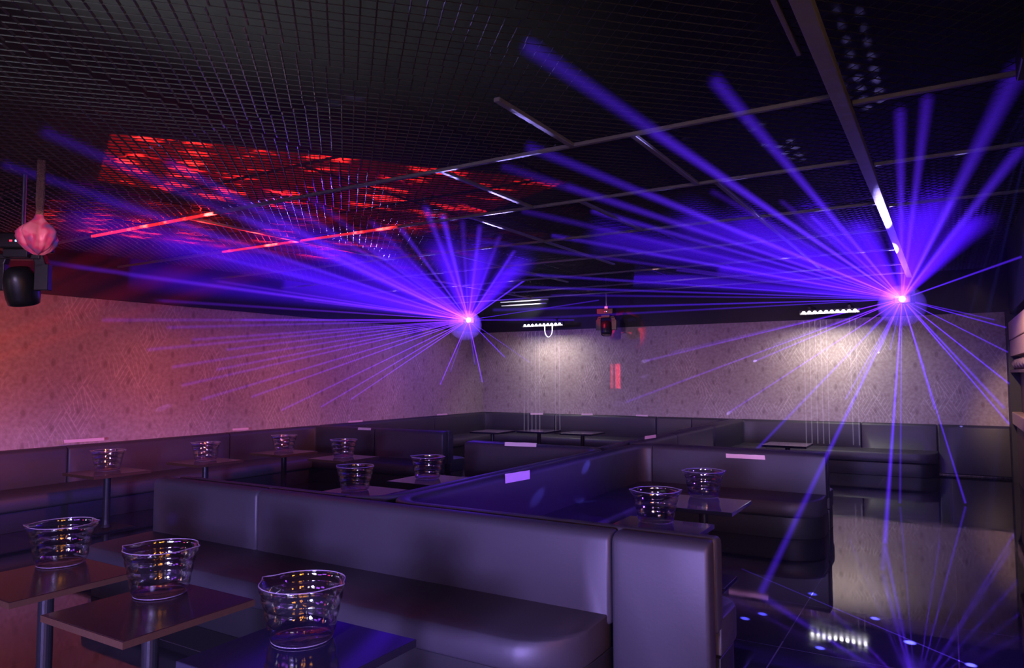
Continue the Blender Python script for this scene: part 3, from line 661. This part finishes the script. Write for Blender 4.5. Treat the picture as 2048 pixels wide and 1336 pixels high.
# ------------------------------------------------------------------ LED bars on the back wall
def led_bar(u0, v0, u1, v1, y, label, power):
    p = at_y(u0, v0, y); q = at_y(u1, v1, y); z = (p.z + q.z)/2; c = (p+q)/2; c.z = z; hw = (q.x-p.x)/2
    t = thing('light_bar', label, 'light bar', c, 0, 'white LED bars above the wallpaper')
    mb = MB(); mb.box(-hw-.03, .0, -.035, hw+.03, .08, .045); mb.build('housing', blackm, t, bevel=.005)
    mb = MB()
    for s in (-1, 1): mb.box(s*hw*.7-.02, .02, .04, s*hw*.7+.02, .06, .12); mb.box(s*hw*.7-.02, .02, .10, s*hw*.7+.02, YB-y-.031, .12)
    mb.build('bracket', blackm, t)
    for k in range(10):
        x = -hw + (k+.5)*2*hw/10
        mb = MB(); mb.lathe([(0, .018), (.014, .015), (.024, .006), (.027, 0), (0, 0)], n=14)
        mb.v = [(x + a, -c_, b*.9) for a, b, c_ in mb.v]; mb.build('led_lens', led_e, t, smooth=True)
    # each lens gets a thin glowing cone imitating its streak in the haze
    for k in range(10):
        x = -hw + (k+.5)*2*hw/10
        if (k * 7) % 10 in (2, 5, 9) and hw < .6: continue
        o = beam(t, c + Vector((x, -.03, -.02)), Vector((c.x + x*1.02, c.y - .03, .45)), 'd')
        o.name = 'light_streak'
    d = bpy.data.lights.new('led_wash', 'AREA'); d.shape = 'RECTANGLE'; d.size = 2*hw; d.size_y = .035; d.energy = power; d.color = (1, .93, .88); d.spread = R(140)
    o = bpy.data.objects.new('led_wash', d); COL.objects.link(o); o.location = c + Vector((0, -.045, -.01)); aim(o, (c.x, YB, c.z - 1.15))
    return t, c, hw
BM['d'] = beam_mat('led_streak', (.75, .62, 1), .26, .007, .003, .5, .6)
b1, c1, h1 = led_bar(1046, 651, 1123, 648, 12.85, 'left white light bar on the back wall, a cable loop hanging from it', 15)
b2, c2, h2 = led_bar(1602, 625, 1716, 621, 12.75, 'white light bar of ten lamps above the patterned wallpaper at the right', 21)
mb = MB(); pp = [(h1*.35 + .09*(1 - math.cos(a))*1.0 - .09, -.01, -.02 - .24*math.sin(a)**.6 if 0 < a < math.pi else -.02) for a in [math.pi*k/14 for k in range(15)]]
mb.tube(pp, .010, 8); cab = mb.build('cable_loop', mat('white_cable', (.9, .85, .95), .4), b1, smooth=True)

# ------------------------------------------------------------------ moving head lamps
def moving_head(loc, sc, rz, label, tilt, zc):
    t = thing('moving_head_lamp', label, 'stage light', loc, rz, 'moving head stage lights')
    mb = MB(); mb.box(-.13*sc, -.11*sc, .20*sc, .13*sc, .11*sc, .29*sc); mb.build('base_box', blackm, t, bevel=.01)
    mb = MB(); mb.tube([(0, 0, .29*sc), (0, 0, zc - loc[2])], .014, 10); mb.box(-.03, -.02, .29*sc, .03, .02, .29*sc+.05); mb.build('ceiling_clamp', steel, t)
    mb = MB(); mb.box(-.07*sc, -.07*sc, .15*sc, .07*sc, .07*sc, .20*sc)
    for s in (-1, 1):
        mb.obox((s*.10*sc, 0, .17*sc), (s*.125*sc, 0, .10*sc), .05*sc, .06*sc); mb.obox((s*.125*sc, 0, .12*sc), (s*.125*sc, 0, -.04*sc), .05*sc, .08*sc) 
    mb.box(-.12*sc, -.035*sc, .145*sc, .12*sc, .035*sc, .175*sc); mb.build('yoke', blackm, t, bevel=.006)
    hd = MB(); hd.lathe([(0, .10), (.05, .10), (.075, .08), (.088, .03), (.092, -.03), (.09, -.08), (.082, -.12), (.072, -.125), (.07, -.115), (0, -.112)], n=28)
    hd.v = [tuple(Matrix.Rotation(tilt, 3, 'X') @ Vector(v) * sc) for v in hd.v]; h = hd.build('lamp_head', blackm, t, smooth=True)
    ln = MB(); ln.lathe([(0, -.127), (.03, -.126), (.055, -.121), (.068, -.114), (0, -.113)], n=24)
    ln.v = [tuple(Matrix.Rotation(tilt, 3, 'X') @ Vector(v) * sc) for v in ln.v]; ln.build('lens', lensm, h, smooth=True)
    e = MB(); e.box(-.008, -.112*sc, .235*sc, .008, -.109*sc, .245*sc); e.build('status_light', rled_e, t)
    e = MB(); e.box(.028, -.112*sc, .235*sc, .04, -.109*sc, .245*sc); e.build('status_light', bled_e, t)
    return t
ph = at_d(42, 568, 4.9); moving_head(ph, 1.15, R(35), 'black moving head lamp hanging at the left edge', R(18), ZM)
p2 = at_y(1213, 655, 12.9); moving_head(p2, 1.25, R(10), 'black moving head lamp with red glints above the middle of the back wall', R(-12), ZS)
light('red_spot', 'SPOT', p2 + Vector((-.5, -1.2, .7)), 160, (1, .02, .06), p2 + Vector((0, 0, .2)), spot_size=R(22), spot_blend=.6, shadow_soft_size=.02)  # red spot added to give the rear head its red glints
light('head_glint', 'SPOT', ph + Vector((1.3, -2.2, .1)), 90, (.8, .6, 1), ph, spot_size=R(16), spot_blend=.6, shadow_soft_size=.05)  # spot added to put silver glints on the left moving head
light('led_wash', 'SPOT', c1 + Vector((0, -.45, .10)), 60, (1, .95, .95), at_y(1045, 600, 12.9), spot_size=R(70), spot_blend=.6, shadow_soft_size=.02)  # extra upward spot added to brighten the pale slats
# red pattern on the wallpaper below the head, thrown by a separate unseen spot
rp = at_y(1231, 752, YB)
light('red_spot', 'SPOT', (p2.x + .3, 9.5, 2.7), 900, (1, .03, .07), rp, spot_size=R(9), spot_blend=.1, shadow_soft_size=.012)

rsp = [o for o in COL.objects if o.type == 'LIGHT' and abs(o.data.energy - 900) < 1 and o.name.startswith('red_spot')][0]
d = rsp.data; d.use_nodes = True; t = d.node_tree; nt, lk = t.nodes, t.links; em = nt['Emission']; M = lambda *a: math_(nt, lk, *a)
tc = nt.new('ShaderNodeTexCoord'); sp = nt.new('ShaderNodeSeparateXYZ'); lk.new(tc.outputs['Normal'], sp.inputs[0]); zz = M('ABSOLUTE', sp.outputs[2])
gx = M('DIVIDE', sp.outputs[0], zz); gy = M('ABSOLUTE', M('DIVIDE', sp.outputs[1], zz))
lk.new(M('MULTIPLY', M('LESS_THAN', gy, .058), M('ADD', M('LESS_THAN', M('ABSOLUTE', M('SUBTRACT', gx, .012)), .014), M('MULTIPLY', .6, M('LESS_THAN', M('ABSOLUTE', M('ADD', gx, .020)), .007)))), em.inputs['Strength'])

# ------------------------------------------------------------------ hanging wrapped ornament
fm = mat('wrapped_fabric', (.6, .4, .5), .35)
nt, lk, b = nodes(fm); tc = N(nt, 'ShaderNodeTexCoord'); no = N(nt, 'ShaderNodeTexNoise'); no.inputs['Scale'].default_value = 7
cr = N(nt, 'ShaderNodeValToRGB'); cr.color_ramp.elements[0].position = .35; cr.color_ramp.elements[0].color = (.14, .22, .5, 1); cr.color_ramp.elements[1].position = .55; cr.color_ramp.elements[1].color = (.9, .4, .5, 1)
e = cr.color_ramp.elements.new(.48); e.color = (.75, .12, .28, 1)
lk.new(tc.outputs['Object'], no.inputs['Vector']); lk.new(no.outputs['Fac'], cr.inputs[0]); lk.new(cr.outputs[0], b.inputs['Base Color'])
po = at_d(78, 470, 4.6)
orn = thing('hanging_bundle', 'pink and teal cloth bundle hanging above the lamp at the left edge', 'hanging decoration', po)
def ofn(a, r, z):
    g = max(0, 1 - abs(z + .02)/.16)
    return r * (1 + .16*math.sin(5*a + 8*z) * g + .09*math.sin(11*a + 3) * g + .12*math.cos(a+2)*g), z + .02*math.sin(3*a)*g
mb = MB(); mb.lathe([(0, -.125), (.03, -.12), (.07, -.09), (.10, -.04), (.11, .0), (.095, .035), (.06, .07), (.033, .10), (.024, .13)], n=56, fn=ofn); mb.build('bundle_body', fm, orn, smooth=True)
mb = MB(); mb.lathe([(.024, .128), (.022, .17), (.026, .22), (.024, ZM - po.z), (0, ZM - po.z)], n=20, fn=lambda a, r, z: (r*(1+.2*math.sin(4*a)), z)); mb.build('twisted_neck', cloth, orn, smooth=True)
light('bundle_spot', 'SPOT', (-2.2, .6, 2.0), 260, (1, .30, .42), po, spot_size=R(6), spot_blend=.6, shadow_soft_size=.02)  # pink spot added to brighten the cloth bundle

# ------------------------------------------------------------------ shelf unit and cabinet at the right edge
sx = .795
sh = thing('shelf_unit', 'pale wooden shelf unit behind the black pier at the right edge', 'shelf', (sx, 12.0, 0))
mb = MB(); mb.box(0, -2.2, 2.10, .4, .98, 2.37); mb.build('upper_board', woodl, sh, bevel=.01)
mb = MB(); mb.box(.01, -2.2, 1.86, .4, .98, 2.09); mb.build('back_board', woodl, sh, bevel=.005)
mb = MB(); mb.box(0, -2.2, .86, .4, .98, 1.04); mb.build('shelf_board', woodl, sh, bevel=.01)
mb = MB(); mb.box(.12, -2.2, 1.04, .4, .98, 1.86); mb.box(.05, -2.2, 0, .4, .98, .86); mb.build('dark_back', woodd, sh)
mb = MB(); mb.tube([(.06, -2.1 + .15*k, 1.74 + .02*math.sin(k*2.1)) for k in range(20)], .06, 10); fr = mb.build('fur_throw', cloth, smooth=True, loc=(sx + .0, 12.0, 0)); tag(fr, 'brown fluffy throw lying in the shelf at the right edge', 'throw')
mb = MB(); mb.box(.0, -2.2, 1.62, .12, .98, 1.66); mb.build('rail', woodd, sh)
light('shelf_light', 'AREA', (1.1 - .9, 11.2, 2.9), 0, (1, .7, .4))
cab_ = thing('cabinet', 'dim brown wooden cabinet standing in the aisle at the lower right edge', 'cabinet', (.46, 5.0, 0))
mb = MB(); mb.box(0, 0, .06, .5, .9, .82); mb.build('carcass', woodd, cab_, bevel=.006)
mb = MB(); mb.box(.015, -.012, .1, .485, 0, .46); mb.build('door', woodd, cab_, bevel=.004)
mb = MB(); mb.box(.015, -.012, .48, .485, 0, .8); mb.build('door', woodd, cab_, bevel=.004)
mb = MB(); mb.box(.03, .03, 0, .47, .87, .06); mb.build('plinth', plinth, cab_)
light('amber_fill', 'SPOT', (.2, 9.0, 2.6), 420, (1, .62, .34), (1.0, 11.6, 1.5), spot_size=R(34), spot_blend=.7, shadow_soft_size=.05)  # amber spot added to brighten the shelf unit

light('amber_fill', 'SPOT', (1.2, 4.6, 2.3), 260, (1, .20, .06), (-2.3, 7.9, .7), spot_size=R(26), spot_blend=1, shadow_soft_size=.05)  # amber spots added for the warm tone on bench backs and ends
light('amber_fill', 'SPOT', (1.6, 1.6, 1.9), 150, (1, .24, .06), (-1.3, 3.5, .5), spot_size=R(24), spot_blend=1, shadow_soft_size=.05)

# ------------------------------------------------------------------ unseen red effect light, no lamp body, throwing a pattern on the ceiling
rc = Vector((-5.6, 5.2, ZS))
rl = light('red_pattern', 'SPOT', (-7.5, 1.2, 1.0), 80000, (1, .015, .012), rc, spot_size=R(60), spot_blend=.1, shadow_soft_size=.01)
d = rl.data; d.use_nodes = True; t = d.node_tree; nt, lk = t.nodes, t.links; em = nt['Emission']
tc = nt.new('ShaderNodeTexCoord'); sp = nt.new('ShaderNodeSeparateXYZ'); lk.new(tc.outputs['Normal'], sp.inputs[0]); M = lambda *a: math_(nt, lk, *a)
zz = M('ABSOLUTE', sp.outputs[2]); gx = M('DIVIDE', sp.outputs[0], zz); gy = M('DIVIDE', sp.outputs[1], zz)
cb = nt.new('ShaderNodeCombineXYZ'); lk.new(gx, cb.inputs[0]); lk.new(gy, cb.inputs[1])
vo = nt.new('ShaderNodeTexVoronoi'); vo.inputs['Scale'].default_value = 14.0; vo.inputs['Randomness'].default_value = .35; lk.new(cb.outputs[0], vo.inputs['Vector'])
nz = nt.new('ShaderNodeTexNoise'); nz.inputs['Scale'].default_value = 60; nz.inputs['Detail'].default_value = 3; lk.new(cb.outputs[0], nz.inputs['Vector'])
nz2 = nt.new('ShaderNodeTexNoise'); nz2.inputs['Scale'].default_value = 7; lk.new(cb.outputs[0], nz2.inputs['Vector'])
dd = M('ADD', vo.outputs['Distance'], M('MULTIPLY', M('SUBTRACT', nz.outputs['Fac'], .5), .9))
bl = nt.new('ShaderNodeMapRange'); bl.inputs[1].default_value = .12; bl.inputs[2].default_value = .34; bl.inputs[3].default_value = 1; bl.inputs[4].default_value = 0; lk.new(dd, bl.inputs[0])
box_ = M('MULTIPLY', M('LESS_THAN', M('ABSOLUTE', gx), .24), M('MULTIPLY', M('LESS_THAN', gy, .27), M('GREATER_THAN', gy, -.15)))
big_ = nt.new('ShaderNodeMapRange'); big_.inputs[1].default_value = .35; big_.inputs[2].default_value = .6; lk.new(nz2.outputs['Fac'], big_.inputs[0])
lk.new(M('ADD', M('MULTIPLY', M('MULTIPLY', M('MULTIPLY', bl.outputs[0], box_), big_.outputs[0]), 3.0), M('MULTIPLY', box_, .06)), em.inputs['Strength'])

# ------------------------------------------------------------------ light panels added behind and beside the camera for reflections in buckets and glossy tops
def panel(x, y, z, rz, wd, ht, m, l, g):
    t = thing('reflection_panel', l, 'reflection panel', (x, y, z), R(rz), g)
    mb = MB(); mb.box(-wd/2, 0, -ht/2, wd/2, .02, ht/2); mb.build('diffuser', m, t, bevel=.006)
    mb = MB(); mb.box(-wd/2-.03, -.06, -ht/2-.03, wd/2+.03, 0, ht/2+.03); mb.build('housing', blackm, t)
amb = emat('amber_panel_light', (1, .36, .05), 15); wht = emat('white_panel_light', (1, .90, .95), 7); pnk = emat('violet_panel_light', (.42, .10, 1), 5.5); grn = emat('green_panel_light', (.2, 1, .3), 4); rdp = emat('pink_panel_light', (1, .05, .3), 3.5)
ga, gw, gv = 'amber panels added for reflections', 'white panels added for reflections', 'violet and pink panels added for reflections'
for y, z, l in ((-1.9, 1.35, 'added amber light panel farthest behind the camera'), (-1.1, 1.9, 'upper added amber light panel beside the camera'), (-1.0, 1.2, 'lower added amber light panel beside the camera'), (.9, 1.5, 'added amber light panel nearest the room')): panel(2.03, y, z, 90, .6, .42, amb, l, ga)
yf = YF + .06
panel(.9, yf, 1.7, 0, .35, .9, wht, 'narrow white light panel added behind the camera', gw)
panel(-.9, yf, 2.2, 0, 1.1, .20, wht, 'upper wide white light panel added behind the camera', gw)
panel(-.9, yf, 1.5, 0, .9, .42, wht, 'lower wide white light panel added behind the camera', gw)
panel(-2.3, yf, 1.9, 0, .8, .7, pnk, 'violet light panel added just left of the white ones', gv)
panel(-3.4, yf, 1.4, 0, .9, .6, pnk, 'lower violet light panel added on the front wall', gv)
panel(-5.2, yf, 1.9, 0, .6, .6, rdp, 'small pink light panel added on the front wall', gv)
panel(-6.6, yf, 1.6, 0, .4, .8, wht, 'far white light panel added at the left end of the front wall', gw)
